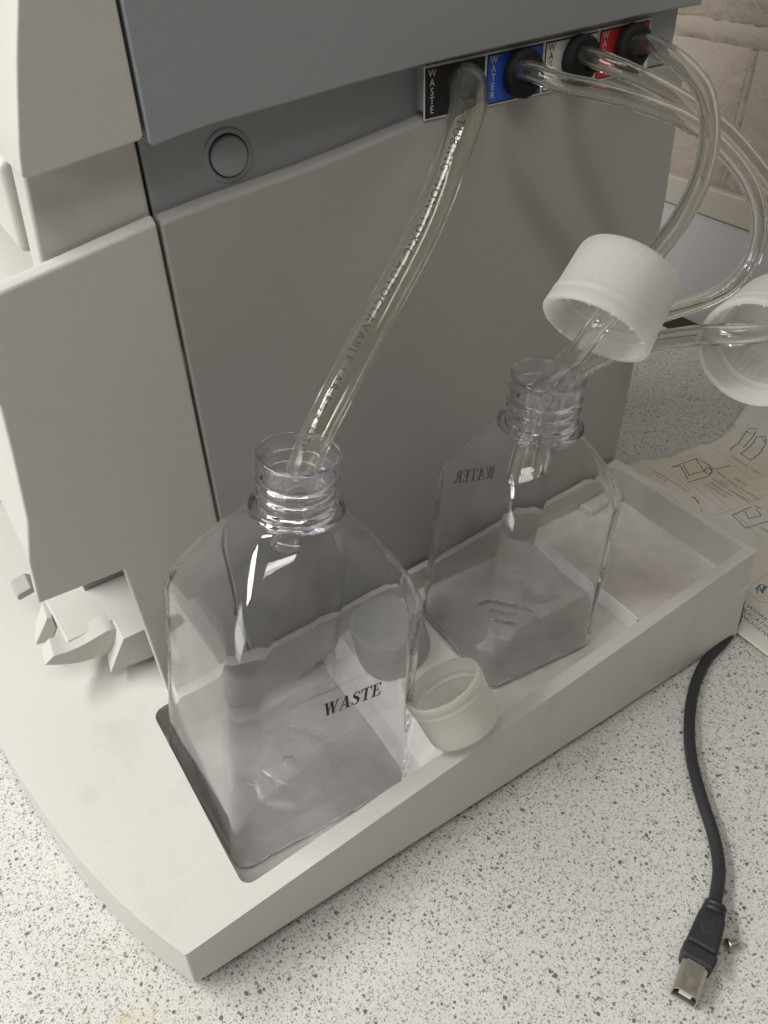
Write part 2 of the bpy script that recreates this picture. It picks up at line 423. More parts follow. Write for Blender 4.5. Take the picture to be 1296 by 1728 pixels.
# base with the sunk tray
def arc(cx, cy, r, a0, a1, n=5): return [(cx + r * math.cos(math.radians(a0 + (a1 - a0) * k / n)), cy + r * math.sin(math.radians(a0 + (a1 - a0) * k / n))) for k in range(n + 1)]
left_top = catmull([(-48, 560, 0), (-47.5, 450, 0), (-45, 382, 0), (-41.6, 343.6, 0), (-34.8, 300, 0), (-26.6, 259.6, 0), (-14.0, 218, 0), (-5.0, 195.5, 0), (1.2, 182.0, 0)], 9)
left_top = [(p.x, p.y) for p in left_top]
outer = left_top + [(2.6, 181.6), (200, 188.6), (397, 195.8), (397.2, 316.5), (112, 317.5), (110, 560)]
nl = len(left_top)
lower = [(x - 1.0, y - .4, 3.0 if i < nl - 6 else 3.0 + (i - nl + 6) * 1.25) for i, (x, y) in enumerate(left_top)] + [(1.6, 180.6, 10.8), (193, 182.4, 7), (386, 184.4, 3.6), (392, 317, 3), (112, 317.5, 3), (110, 560, 3)]
inner = arc(41.5, 199, 5.5, 180, 270) + [(120, 195.7), (200, 197.2), (300, 199.6)] + arc(390.6, 204.8, 2.2, -90, 0, 3) + [(391.2, 303)] + arc(385.2, 306.8, 5, 0, 90, 3) + [(300, 312.4), (200, 312.8), (120, 313)] + arc(42.5, 307, 6.5, 90, 180)
tri = tessellate_polygon([[Vector((x, y, 0)) for x, y in outer], [Vector((x, y, 0)) for x, y in inner]])
no, ni = len(outer), len(inner)
vs = [V(x, y, topz(x)) for x, y in outer] + [V(x, y, topz(x)) for x, y in inner] + [V(*p) for p in lower]
fs = [tuple(t) for t in tri]
fs += [(i, (i + 1) % no, no + ni + (i + 1) % no, no + ni + i) for i in range(no)]
def floor_z(x):
    K = [(20, 20.8), (36, 18.5), (146.5, 3.4), (151, 16), (158, 26), (168, 31), (203, 36.4), (284, 30.1), (311, 30.0), (313.5, 39.6), (400, 39.6)]
    for (a, za), (b, zb) in zip(K, K[1:]):
        if x <= b: return za + (zb - za) * (x - a) / (b - a)
    return 39.6
# recess walls run down a little past the floor
b = len(vs); vs += [V(x + (196 - x) * .006, y + (254 - y) * .008, floor_z(x) - 1.5) for x, y in inner]
fs += [(no + (i + 1) % ni, no + i, b + i, b + (i + 1) % ni) for i in range(ni)]
base = part(mesh_obj('base_tray', vs, fs, M['cream'], AN)); bevel(base, 2.1, 4, 32)
xs = [34, 60, 90, 120, 146, 147.5, 149, 151, 154, 158, 163, 168, 175, 203, 230, 257, 284, 311, 311.3, 313.3, 313.8, 340, 366, 394]
vs = []; fs = []
for x in xs: vs += [V(x, 190.5, floor_z(x)), V(x, 315.5, floor_z(x))]
for i in range(len(xs) - 1): fs.append((2 * i, 2 * i + 2, 2 * i + 3, 2 * i + 1))
fl = mesh_obj('tray_floor', vs, fs, M['cream_floor'], base)
step = mesh_obj('tray_step', *(lambda: ([V(x, y, z) for x in (362, 389.8) for y in (298, 311) for z in (38, 46)], [(0, 1, 3, 2), (4, 6, 7, 5), (0, 4, 5, 1), (2, 3, 7, 6), (0, 2, 6, 4), (1, 5, 7, 3)]))(), M['cream_floor'], base); bevel(step, 2.0, 3)

# grey side
ledge = [(98.6, 301.6), (119, 304.6), (141, 306.9), (165, 309.6), (190, 313.2), (210, 316.5), (226, 319.1), (262, 320.6), (310, 321.4), (396, 321.6)]
gp = [(98.6, 20)] + ledge + [(399, 277), (401, 249), (401, 128), (399, 20)]
gpb = [(x, z + (2.0 if z > 300 else 0)) for x, z in gp]
part(prism('grey_side_panel', gp, 320, gpb, 327, M['grey'], AN, 1.6))
part(prism('rear_housing', [(99.5, 12), (99.5, 300), (383, 300), (383, 300), (398, 280), (399.5, 249), (399.5, 128), (397, 12)], 327.2, [(99.5, 12), (99.5, 300), (383, 300), (383, 300), (398, 280), (399.5, 249), (399.5, 128), (397, 12)], 560, M['grey'], AN, 0))
band = box('recessed_band', 98.6, 383.5, 326.5, 560, 300.2, 356, M['grey_blue'], AN, 1.0); part(band)
cov = [(98.9, 520), (98.9, 333), (100, 331.6), (122, 335.2), (155, 337.8), (188, 340.7), (222, 343), (260, 344.6), (350, 348.0), (392, 348.4), (394, 520)]
part(prism('grey_upper_cover', cov, 314, cov, 560, M['grey_blue'], AN, 1.6))
part(box('panel_seam', 95.5, 99.9, 328.5, 420, 20, 515, M['dark'], AN, 0))

# push button in its round recess
bt = empty('push_button', (134, 326.5, 319.6)); bt.parent = AN; part(bt)
vs, fs = lathe([(10.8, 0.0), (10.8, 0.15), (9.9, 0.5), (9.0, 0.5), (8.3, .2), (8.3, -.6)], 40)
rim = mesh_obj('button_surround', [Vector((v.x, -v.z, v.y)) for v in vs], fs, M['grey_blue'], bt, True)
vs, fs = lathe([(0.01, 2.2), (6.9, 2.2), (7.6, 1.9), (7.9, 1.2), (7.9, -.6)], 40)
cap_ = mesh_obj('button_face', [Vector((v.x, -v.z, v.y)) for v in vs], fs, M['grey_blue'], bt, True)
vs, fs = lathe([(7.6, .12), (8.6, .12), (8.6, .3), (7.6, .3)], 40, True)
mesh_obj('button_gap', [Vector((v.x, -v.z, v.y)) for v in vs], fs, M['dark'], bt, True)

# connector plate: white plate, four coloured labels, stacked letters
def pz0(x): return 319.3 + (x - 226) * 0.0175
def pz1(x): return 341.2 + (x - 226) * 0.0295
pl = part(prism('connector_plate', [(226, pz0(226)), (365.5, pz0(365.5)), (363, pz1(363)), (226, pz1(226))], 319.3, [(226, pz0(226)), (365.5, pz0(365.5)), (363, pz1(363)), (226, pz1(226))], 320.3, M['white_label'], AN, .3))
part(box('plate_backing', 227, 383, 320.5, 328, 322.5, 350, M['grey_blue'], AN, .5))
def port_label(x0, x1, mat, word, ink, edge):
    g = .9
    def quad(a, b_, gg, y): return [V(a, y, pz0(a) + gg), V(b_, y, pz0(b_) + gg), V(b_, y, pz1(b_) - gg), V(a, y, pz1(a) - gg)]
    if edge:
        part(mesh_obj('label_border', quad(x0, x1, g * .9, 319.12), [(0, 1, 2, 3)], M['black_label'], AN))
    lab = part(mesh_obj('port_label', quad(x0 + (.55 if edge else 0), x1 - (.55 if edge else 0), g + (.55 if edge else 0), 318.95), [(0, 1, 2, 3)], mat, AN))
    n = len(word); parts = []; pitch = min(3.7, 18.2 / n); sz = pitch * 1.22
    for k, ch in enumerate(word):
        v, f = glyphs(ch, sz, 'CENTER'); xx = x0 + 3.6; zt = pz1(xx) - 1.5 - pitch * (k + .86)
        parts.append(([V(xx + x * .92, 318.8, zt + y) for x, y, z in v], f))
    v, f = merge(parts); lt = mesh_obj('lettering', v, f, ink, lab); return lab
port_label(226.1, 258.8, M['black_label'], 'WASTE', M['ink_white'], False)
port_label(260.2, 293.0, M['blue_label'], 'WATER', M['ink_white'], True)
port_label(294.4, 327.4, M['white_label'], 'WASH', M['ink_black'], True)
port_label(328.6, 362.2, M['red_label'], 'WASH', M['ink_white'], True)
GP = [(279.2, 332.0), (314.6, 333.6), (349.0, 334.6)]
for (gx, gz) in GP:
    def knurl(i, k, r, z): return (0.12 if k % 4 < 2 else -0.06) if r > 10.1 else 0
    prof = [(4.3, 9.6), (5.4, 9.6), (5.8, 9.2), (6.0, 6.8), (6.3, 6.4), (8.6, 6.3), (9.6, 5.9), (10.2, 5.0), (10.3, 3.4), (10.2, .6), (9.9, .2), (4.3, .2)]
    vs, fs = lathe(prof, 64, True, knurl)
    g = part(mesh_obj('port_nut', [Vector((gx * S + v.x, 318.7 * S - v.z, gz * S + v.y)) for v in vs], fs, M['black'], AN)); bevel(g, .35, 2, 40)
vs, fs = lathe([(0.01, 9), (2.2, 9), (2.6, 10), (4.6, 10), (5.0, 9.4), (5.4, .1)], 32)
part(mesh_obj('waste_spigot', [Vector((247.5 * S + v.x, 318.9 * S - v.z, 331.4 * S + v.y)) for v in vs], fs, M['black'], AN, True))

# cream front end
cp = [(12, 284.5), (33, 290.1), (97.2, 302.3), (97.2, 20), (60, 36), (48.9, 40.0), (48.3, 44), (45.6, 140.2), (3.7, 141.0), (6.6, 166.4), (12.4, 188.5), (16.5, 222.2), (18.8, 244.7), (17, 262)]
cpb = [(x, z + (2.6 if z > 280 else 0)) for x, z in cp]
part(prism('cream_side_panel', cp, 320, cpb, 325, M['cream'], AN, 1.3))
part(prism('cream_band', [(50.6, 286), (97.4, 286), (97.4, 338), (55.6, 338)], 326.3, [(49.2, 286), (97.4, 286), (97.4, 338), (53.2, 338)], 336, M['cream'], AN, 1.6))
cc = [(97.6, 520), (97.6, 335.6), (96.2, 334.2), (77, 331.7), (63.9, 329.7), (55, 328.5), (51.8, 329.6), (53.1, 337.2), (56.0, 348), (57.9, 355), (60.8, 365.1), (66.1, 381), (73, 410), (78, 450), (80, 520)]
part(prism('cream_upper_cover', cc, 315.2, [(x + (0 if x > 96 else -1.5 if x < 80 and z > 331 else 0), z) for x, z in cc], 346, M['cream'], AN, 3.2, 4))
part(box('inner_housing', 64, 96, 352, 560, 145, 520, M['grey_blue'], AN, 1.0))
fd = [(20.5, 262), (21.6, 245), (19.2, 222), (15.0, 188.5), (9.2, 166), (7.2, 152), (62, 152), (62, 275), (18, 275)]
part(prism('front_door', fd, 331, fd, 545, M['cream'], AN, 2.2))
ud = part(prism('front_flap', [(48.5, 330), (47.2, 296), (58, 295), (58, 331)], 337, [(48.5, 330), (47.2, 296), (58, 295), (58, 331)], 540, M['cream'], AN, 3.0, 4))
v, f = glyphs('7', 12)
mesh_obj('printed_mark', [V(45.9 - .3 - (1 - y / 9) * 1.4 * 0, 372 - x, 318 + y * .8) for x, y, z in v], f, M['ink_black'], ud)

# rack bracket with two U-shaped notches, standing off the base inside the front
L0 = [(134, 998), (79, 1043)]
def loft(name, rings, mat, parent, bev=.6):
    n = len(rings[0]); vs = [V(*p) for r in rings for p in r]; fs = []
    for a in range(len(rings) - 1):
        for i in range(n): j = (i + 1) % n; fs.append((a * n + i, a * n + j, (a + 1) * n + j, (a + 1) * n + i))
    fs.append(tuple(range(n))); fs.append(tuple(reversed(range((len(rings) - 1) * n, len(rings) * n))))
    o = mesh_obj(name, vs, fs, mat, parent)
    bm = bmesh.new(); bm.from_mesh(o.data); bmesh.ops.triangulate(bm, faces=[f for f in bm.faces if len(f.verts) > 4]); bm.to_mesh(o.data); bm.free()
    if bev: bevel(o, bev, 2, 40)
    return o
RB = empty('rack_bracket', (20, 380, 55)); RB.parent = AN; part(RB)
def bpart(o): o.matrix_parent_inverse = Matrix.Translation(-RB.location); return o
A_ = [(5.7, 69.9), (-6.4, 53.2), (2.6, 50.6), (5.6, 53.6), (7.4, 56.6), (8.3, 60.0), (8.3, 63.4), (7.6, 66.6)]
def soft(pts): return [(p.x, p.y) for p in catmull([(x, z, 0) for x, z in pts], 1.2)]
B_ = soft([(-5.2, 65.6), (3.2, 60.3), (12.6, 56.0), (22.2, 54.3), (32.4, 53.8)]) + soft([(34.4, 56.2), (37.3, 60.6), (38.3, 65.1), (37.3, 68.6), (34.9, 70.2), (31.5, 70.5), (25.4, 69.6), (17.3, 68.2), (8.8, 68.0), (0.7, 69.4)])
C_ = [(37.5, 70.4), (24.7, 49.2), (46.4, 46.8), (60, 46.8), (60, 70.6), (46.4, 70.6)]
bpart(prism('bracket_prong', A_, 388, [(6.5, 69.0), (-2, 53.2), (12, 50.6), (14, 53.6), (14, 56.6), (14, 60.0), (14, 63.4), (14, 69.2)], 404, M['cream'], RB, 1.1, 3))
bpart(prism('bracket_prong', B_, 357, [(x + 1.5, z) for x, z in B_], 372, M['cream'], RB, .45, 2))
bpart(prism('bracket_prong', C_, 346, [(x + (4 if i == 1 else 0), z) for i, (x, z) in enumerate(C_)], 366, M['cream'], RB, .6, 2))
P_ = [(8.6, 58), (8.6, 69.6), (26, 69.9), (36, 70.4), (62, 70.6), (62, 58)]
bpart(prism('bracket_plate', [(x + (1.5 if x < 10 else 0), z - (.8 if x < 30 and z > 60 else 0)) for x, z in P_], 364, P_, 406, M['cream'], RB, 1.1, 3))
part(box('latch_block', 31, 62, 397, 440, 69, 130, M['grey_blue'], AN, 1.0))
part(prism('latch_tab', [(-5.0, 62), (-3.5, 64.5), (4.5, 66), (9, 62), (-4, 59.5)], 424, [(-5.0, 62), (-3.5, 64.5), (4.5, 66), (9, 62), (-4, 59.5)], 440, M['grey'], AN, .6))

# ------------------------------------------------------------------ bottles
def rrect(a, b, r, n=10, m=7):
    """rounded rectangle, constant vertex count"""
    pts = []
    C = [(a - r, -(b - r), -90), (a - r, b - r, 0), (-(a - r), b - r, 90), (-(a - r), -(b - r), 180)]
    for q, (cx, cy_, a0) in enumerate(C):
        arc_ = [(cx + r * math.cos(math.radians(a0 + 90 * k / n)), cy_ + r * math.sin(math.radians(a0 + 90 * k / n))) for k in range(n + 1)]
        pts += arc_
        nx = C[(q + 1) % 4]; e = (nx[0] + r * math.cos(math.radians(nx[2])), nx[1] + r * math.sin(math.radians(nx[2])))
        s = arc_[-1]
        for k in range(1, m): pts.append((s[0] + (e[0] - s[0]) * k / m, s[1] + (e[1] - s[1]) * k / m))
    return pts
def bottle_body(H, ax, ay, ab, hs, sc, wall_t, seed):
    """H total height, ax/ay half widths at the shoulder, ab extra at the base, hs shoulder height; sc scales the neck"""
    rn = 18.0 * sc; rings = []
    zf = H - 28.5 * sc
    def put(a, b_, r, z, kind='o'): rings.append([(x, y, z) for x, y in rrect(a, b_, r)])
    def circ(r, z): put(r, r, r * .9999, z)
    def smooth(t): return t * t * (3 - 2 * t)
    # ---- outside, bottom to top
    R0 = ay - 12; AY = ay; ay = ay + 1.6 * ab
    circ(.4, 3.4); circ(3.0, 3.4); circ(3.6, 2.9); circ(4.2, 2.6)
    for k in (.25, .4, .55, .7, .85, .95): circ(R0 * k, 2.6 * (1 - k ** 2.2))
    circ(R0, .25); put((ax + ab + R0) * .5, (ay + R0) * .5, R0 * .72, .1); put(ax + ab - 5, ay - 5, 9, .0); put(ax + ab - 2, ay - 2, 8, .5); put(ax + ab - .6, ay - .6, 7.6, 2.0); put(ax + ab, ay, 7.5, 5)
    ay = AY; nb = 26
    for k in range(1, nb + 1):
        t = k / nb; z = 5 + (hs - 5) * t; e = ab * (1 - t) ; dent = -0.5 * math.sin(math.pi * t)
        put(ax + e + dent * .6, ay + 1.6 * e + dent, 7.5 + 4 * t, z)
    ns = 30; ztop = zf - 3.6
    for k in range(1, ns + 1):
        t = k / ns; z = hs + (ztop - hs) * t
        f = (1 - t ** 1.3) ** .74 if t < 1 else 0
        a = rn + (ax - rn) * f; b_ = rn + (ay - rn) * f; rr = 11.5 + (rn * .999 - 11.5) * smooth(t) ** 1.1
        put(a, b_, min(rr, min(a, b_) * .9999), z)
    for r, z in ((17.7, -3.2), (17.6, -1.6), (18.6, -1.0), (20.6, -.7), (21.8, -.2), (22.2, .5), (21.9, 1.3), (20.8, 1.7), (18.4, 2.0)): circ(r * sc, zf + z * sc)
    n0 = len(rings); nz = 44; nv = len(rings[0]); z0 = zf + 2.4 * sc; z1 = H - 3.2 * sc
    for k in range(nz + 1):
        z = z0 + (z1 - z0) * k / nz; ring = []
        for i in range(nv):
            bx, by, _ = rings[n0 - 1][i]; th = math.atan2(by, bx); bmp = 0
            for turn in (0, 1, 2):
                zc = zf + 5.5 * sc + (turn + th / (2 * math.pi)) * 6.2 * sc
                d = (z - zc) / (1.75 * sc)
                if abs(d) < 1: bmp = max(bmp, (1 - d * d) ** 1.2)
            if z > H - 7 * sc: bmp *= max(0, 1 - (z - (H - 7 * sc)) / (2.2 * sc))
            r = (17.1 + 1.75 * bmp) * sc
            ring.append((r * math.cos(th), r * math.sin(th), z))
        rings.append(ring)
    for r, z in ((17.9, -2.9), (18.6, -2.2), (18.75, -1.2), (18.5, -.3), (17.9, 0), (17.0, -.05), (16.3, -.5), (15.5, -1.4)): circ(r * sc, H + z * sc)
    # ---- inside, top to bottom
    for k in range(1, 9): circ(15.3 * sc, H - 1.4 * sc - (28.5 - 1) * sc * k / 8)
    ph = seed * 1.7
    def wob(x, y, z): return .42 * math.sin(.05 * z + .06 * x + ph) + .24 * math.sin(.10 * z - .06 * y + ph * 2) + .05 * math.sin(.23 * x + .21 * y + .05 * z)
    def iput(a, b_, r, z, extra=0):
        ring = []
        for x, y in rrect(a, b_, r):
            w = wob(x, y, z) * extra; l = math.hypot(x, y) or 1; ring.append((x + x / l * w, y + y / l * w, z))
        rings.append(ring)
    for k in range(ns - 1, -1, -1):
        t = k / ns; z = hs + (ztop - hs) * t
        f = (1 - t ** 1.3) ** .74; tw = wall_t + 1.2 * t ** 3
        a = rn + (ax - rn) * f - tw; b_ = rn + (ay - rn) * f - tw; rr = 12.8 + (rn * .999 - 12.8) * smooth(t) ** 1.1 - .4
        iput(a, b_, min(rr, min(a, b_) * .9999), z - .4, .55 * min(1, (1 - t) * 3))
    for k in range(nb - 1, 0, -1):
        t = k / nb; z = 5 + (hs - 5) * t; dent = -.5 * math.sin(math.pi * t)
        iput(ax + ab * (1 - t) + dent * .6 - wall_t, ay + 1.6 * ab * (1 - t) + dent - wall_t, 8.8 + 4 * t, z, .6)
    ay = AY + 1.6 * ab
    put(ax + ab - wall_t - .1, ay - wall_t - .1, 8.5, 5.2); put(ax + ab - 1.9, ay - 1.9, 7, 2.6); put(ax + ab - 5, ay - 5, 8, 1.2); put((ax + ab + R0) * .5, (ay + R0) * .5, R0 * .72, 1.3); circ(R0, 1.5)
    for k in (.97, .94, .91, .88, .85, .7, .55, .48, .45, .42, .36, .25): circ(R0 * k, 1.4 + 2.6 * (1 - k ** 2.2) + {.97: .5, .94: 1.5, .91: 2.1, .88: 1.5, .85: .5, .48: 1.0, .45: 1.7, .42: 1.0}.get(k, 0))
    circ(6.0, 4.0); circ(4.2, 3.6); circ(.4, 3.5)
    nv = len(rings[0]); vs = [V(*p) for r in rings for p in r]; fs = []
    for a in range(len(rings) - 1):
        for i in range(nv): j = (i + 1) % nv; fs.append((a * nv + i, a * nv + j, (a + 1) * nv + j, (a + 1) * nv + i))
    fs.append(tuple(reversed(range(nv)))); e = (len(rings) - 1) * nv; fs.append(tuple(range(e, e + nv)))
    return vs, fs
def bottle(name, base, tx, ty, yaw, dims, label, seed):
    root = bpy.data.objects.new(name, None); root.empty_display_size = .02; COL.objects.link(root); tag(root, label, 'bottle')
    bz = Vector((math.tan(math.radians(tx)), math.tan(math.radians(ty)), 1)).normalized()
    ux = Vector((math.cos(math.radians(yaw)), math.sin(math.radians(yaw)), 0)); ux = (ux - bz * ux.dot(bz)).normalized(); vy = bz.cross(ux)
    m = Matrix((ux, vy, bz)).transposed().to_4x4(); m.translation = Vector(base) * S; root.matrix_world = m
    vs, fs = bottle_body(*dims, seed); b_ = mesh_obj('bottle_shell', vs, fs, M['pet'], root, True, False)
    b_.data.materials.append(M['pet_neck']); zn = (dims[0] - 32.0 * dims[5]) * S
    for p in b_.data.polygons:
        if p.center.z > zn: p.material_index = 1
    return root
WB = bottle('waste_bottle', (90.7, 258.6, 11.5), 7.78, .03, 1.49, (208.4, 51.4, 42.0, 3.0, 130.0, .985, 1.3),
            'clear square bottle marked WASTE at the near end of the tray, thick hose inside', 1)
TB = bottle('water_bottle', (243.8, 255.9, 33.7), 4.53, .01, -2.16, (177.1, 39.6, 38.1, .6, 107.5, 1.02, 1.15),
            'smaller clear square bottle marked WATER standing further along the tray', 2)
# waste label: thin clear film with print on the front face
def on_front(vs, x0, z0, ay): return [V(x0 + x, -ay - .12 - z * .05, z0 + y) for x, y, z in vs]
lv = []; lf = []
nx, nz = 10, 6
def LY(z): return 42.0 + 4.8 * (1 - min(1, (z - 5) / 125)) - .5 * math.sin(math.pi * min(1, (z - 5) / 125)) + .06
lab = mesh_obj('label', [V(-26 + 62.3 * i / nx, -LY(72 + 33.3 * j / nz), 72 + 33.3 * j / nz) for i in range(nx + 1) for j in range(nz + 1)], [(i * (nz + 1) + j, (i + 1) * (nz + 1) + j, (i + 1) * (nz + 1) + j + 1, i * (nz + 1) + j + 1) for i in range(nx) for j in range(nz)], M['film'], WB)
v1, f1 = ribbon([(-26, 105.3), (36.3, 105.3)], .28); v2, f2 = ribbon([(-26, 72), (-26, 105.3)], .22)
v, f = merge([(v1, f1), (v2, f2)]); mesh_obj('label_edge', [V(x, -LY(y) - .03, y) for x, y, z in v], f, M['ink_line'], lab)
v, f, w = serif_word('WASTE', 8.6); k = 33.0 / w
mesh_obj('lettering', [V(-8.3 + x * k + y * .06, -LY(89.0 + y - (x * k) * .075) - .06 - z * .4, 89.0 + y - (x * k) * .075) for x, y, z in v], f, M['ink_black'], lab)
v, f, w = serif_word('WATER', 8.8); k = 31.0 / w
mesh_obj('lettering', [V(8.6 - x * k, 38.1 + z * .4, 88.6 + y + x * k * .16) for x, y, z in v], f, M['ink_black'], TB)
v, f = glyphs('500mL', 6.2)
mesh_obj('embossed_mark', [V(6.5 + x * 1.15, -38.15, 100.3 + y - x * .14) for x, y, z in v], f, M['film'], TB)

# ------------------------------------------------------------------ hoses
def hose(name, pts, ro, ri, mat, label, flare=None, taper=None, step=2.0):
    path = catmull(pts, step); n = len(path); L = [0]
    for a, b_ in zip(path, path[1:]): L.append(L[-1] + (b_ - a).length)
    def fl(s): return (flare[0] * max(0, 1 - s / flare[1]) ** 1.4) if flare else 0
    rad = [ro + fl(s) for s in L]; inn = [ri + fl(s) for s in L]
    vs, fs, F = sweep(path, rad, 36, inn)
    o = mesh_obj(name, vs, fs, mat, None, True, True); tag(o, label, 'hose')
    return o, path, F, L, rad
def print_on(o, path, F, L, rad, text, size, s0, ang, mat, flip=1, name='printed_lettering', spacing=1.1, drift=0.0):
    v, f = glyphs(text, size, 'LEFT', spacing)
    v = [Vector((x, y, 0)) for x, y, z in v]; out = []
    for p in v:
        s = s0 + p.x
        i = max(0, min(len(L) - 2, next((k for k in range(len(L) - 1) if L[k + 1] >= s), len(L) - 2))); t = (s - L[i]) / max(1e-6, L[i + 1] - L[i])
        t = max(0, min(1, t)); c = path[i].lerp(path[i + 1], t); u = F[i][1].lerp(F[i + 1][1], t); w = F[i][2].lerp(F[i + 1][2], t); r = rad[i] + .06
        a = math.radians(ang + drift * s) + flip * p.y / r
        out.append((c + (u * math.cos(a) + w * math.sin(a)) * r) * S)
    return mesh_obj(name, out, f, mat, o, False, False)
wp = [(247.3, 317.5, 331.6), (239.5, 305, 331), (228.0, 294.5, 321.4), (199.0, 280.5, 288.8), (159.3, 268.5, 252), (122.5, 258, 214.2), (104, 252.5, 176)]
wh = hose('waste_hose', wp, 7.1, 4.7, M['tube_waste'], 'thick yellowed clear hose hanging from the black WASTE port into the near bottle', (1.9, 55))
print_on(*wh, 'M TUBING NON-TOXIC AUTOCLAVABLE LAB/FDA USP', 5.2, 27, 6, M['ink_tube'], -1, drift=.11, spacing=1.28)
rp = [(349, 320, 334.6), (343, 306, 337.5), (336, 294, 340.2), (328.3, 281, 340.6), (323.4, 263.9, 338), (317.4, 244.6, 331.1), (306.4, 229.1, 319.7), (291.4, 217.5, 307.7), (273.3, 209.5, 297.1), (252.9, 203, 289.5), (238, 200, 279), (224.5, 201, 267.5), (226.5, 212, 250), (238, 234, 228), (248.5, 251.5, 210), (248, 255, 190), (245, 257, 165), (243, 258, 148)]
rh = hose('wash_hose', rp, 4.2, 2.5, M['tube'], 'clear hose from the red WASH port curving down through the hanging cap')
bp = [(279.2, 320, 332), (272.5, 308, 335.5), (271, 298, 336), (276.9, 287.3, 333), (294.1, 278.8, 328.5), (314.7, 268.7, 321.3), (331.7, 261.4, 313.9), (348.2, 251.5, 301.7), (361.6, 242.1, 285.3), (366.2, 234.5, 268), (363.1, 231.4, 250.4), (353.3, 233.4, 238.3), (339.7, 238.8, 232), (320.6, 244, 229), (296.3, 248, 225), (276, 254, 220), (265, 258, 209), (260, 260, 188), (257, 260.5, 165), (255, 261, 144)]
bh = hose('water_hose', bp, 4.2, 2.5, M['tube'], 'clear hose looping out from the blue WATER port and back behind the hanging cap')
pp = [(314.6, 320, 333.6), (311, 309, 336.2), (313.5, 297, 334.5), (319.5, 289, 331.4), (331.7, 281.8, 325.2), (346.7, 271.5, 316), (362, 260, 304.1), (374, 246, 288), (378, 226.8, 272), (366, 204, 262), (345, 186, 262), (322, 172, 266), (298, 164.5, 266.5), (278, 160.2, 268.5), (263, 161, 270.4), (257.5, 167.5, 269.0), (260, 178, 263.6), (265.5, 191, 255.5), (269.7, 206, 246), (268.2, 222.2, 234.7), (263.5, 236, 222.5), (259, 245.5, 209), (255, 248, 190), (252, 249, 158)]
ph_ = hose('wash_hose', pp, 4.2, 2.5, M['tube'], 'clear hose from the white WASH port running back through the far right cap')
for h, a in ((rh, 200), (bh, 150), (ph_, 170)):
    print_on(*h, 'TUBING NON-TOXIC LAB/FDA USP  TUBING NON-TOXIC LAB/FDA USP', 2.4, 22, a, M['ink_tube'], -1)

# ------------------------------------------------------------------ caps
def cap_mesh():
    seg = 288; Rr = 22.0; H = 30.0
    pro = [(20.6, .25, 0), (21.4, 0, 0), (22.4, .2, 0), (22.7, .9, 0), (22.5, 4.6, 0), (21.9, 5.2, 0), (21.9, 6.0, 0), (22.4, 6.6, 0), (22.3, 8.0, 0), (21.9, 8.6, 0),
           (21.7, 9.0, 1), (21.5, 12, 1), (21.35, 18, 1), (21.2, 24, 1), (21.0, 27.5, 1), (20.4, 29.2, .6), (19.3, 29.9, 0), (17.5, 30, 0), (10, 30, 0), (.05, 30, 0),
           (.05, 28.2, 0), (10, 28.2, 0), (18.6, 28.2, 0), (19.1, 27.6, -1), (19.2, 24, -1), (19.25, 18, -1), (19.3, 12.5, -1), (19.35, 12.0, 0), (18.4, 11.2, 0), (18.4, 10.4, 0), (19.6, 9.6, 0), (19.8, 8, 0), (19.2, 7.2, 0), (19.2, 6.4, 0), (20.1, 5.6, 0), (20.3, 2.0, 0)]
    vs = []; fs = []; n = len(pro)
    for r, z, m in pro:
        for k in range(seg):
            a = 2 * math.pi * k / seg; kk = (k % 3)
            rr = r + (m * (.26 if kk == 0 else (.05 if kk == 1 else .05)) if m > 0 else (-.5 if (k % 6) < 2 else 0) * (-m))
            vs.append(V(rr * math.cos(a), rr * math.sin(a), z))
    for i in range(n):
        j = (i + 1) % n
        for k in range(seg):
            k2 = (k + 1) % seg; fs.append((i * seg + k, i * seg + k2, j * seg + k2, j * seg + k))
    # small tamper-band bridges round the mouth
    for t in range(14):
        a = 2 * math.pi * (t + .3) / 14; c, s = math.cos(a), math.sin(a); b_ = len(vs)
        for rr in (20.2, 22.2):
            for da in (-.02, .02):
                for z in (-.25, .6): vs.append(V(rr * math.cos(a + da), rr * math.sin(a + da), z))
        fs += [tuple(b_ + i for i in q) for q in ((0, 1, 3, 2), (4, 6, 7, 5), (0, 4, 5, 1), (2, 3, 7, 6), (0, 2, 6, 4), (1, 5, 7, 3))]
    me = bpy.data.meshes.new('bottle_cap'); me.from_pydata(vs, [], fs)
    bm = bmesh.new(); bm.from_mesh(me); bmesh.ops.remove_doubles(bm, verts=bm.verts, dist=1e-7); bmesh.ops.recalc_face_normals(bm, faces=bm.faces); bm.to_mesh(me); bm.free()
    for p in me.polygons: p.use_smooth = True
    return me
cap_me = cap_mesh()
def cap(mouth, axis, mat, label, spin=0, k=1.0):
    """mouth = centre of the open end, axis points from the mouth to the closed end"""
    me = cap_me.copy(); me.materials.append(mat)
    o = bpy.data.objects.new('bottle_cap', me); COL.objects.link(o)
    z = Vector(axis).normalized(); o.matrix_world = Matrix.Translation(Vector(mouth) * S) @ z.to_track_quat('Z', 'Y').to_matrix().to_4x4() @ Matrix.Rotation(spin, 4, 'Z') @ Matrix.Scale(k, 4)
    md = o.modifiers.new('edges', 'EDGE_SPLIT'); md.split_angle = math.radians(50)
    return tag(o, label, 'bottle cap', 'translucent white bottle caps')
cap((222.8, 200, 267.6), (22, 6.5, 17.5), M['cap'], 'white ribbed cap hanging on hoses above the neck of the WATER bottle', .2)
cap((265.0, 157.5, 262.5), (29, 7.5, 3), M['cap'], 'white ribbed cap at the right edge of the picture, hose coming out of its mouth', .5)
cap((163.0, 212.5, 81.0), (.24, -.60, -1), M['cap_yellow'], 'loose yellowed cap lying mouth up on the tray rim between the bottles', 1.0, .95)
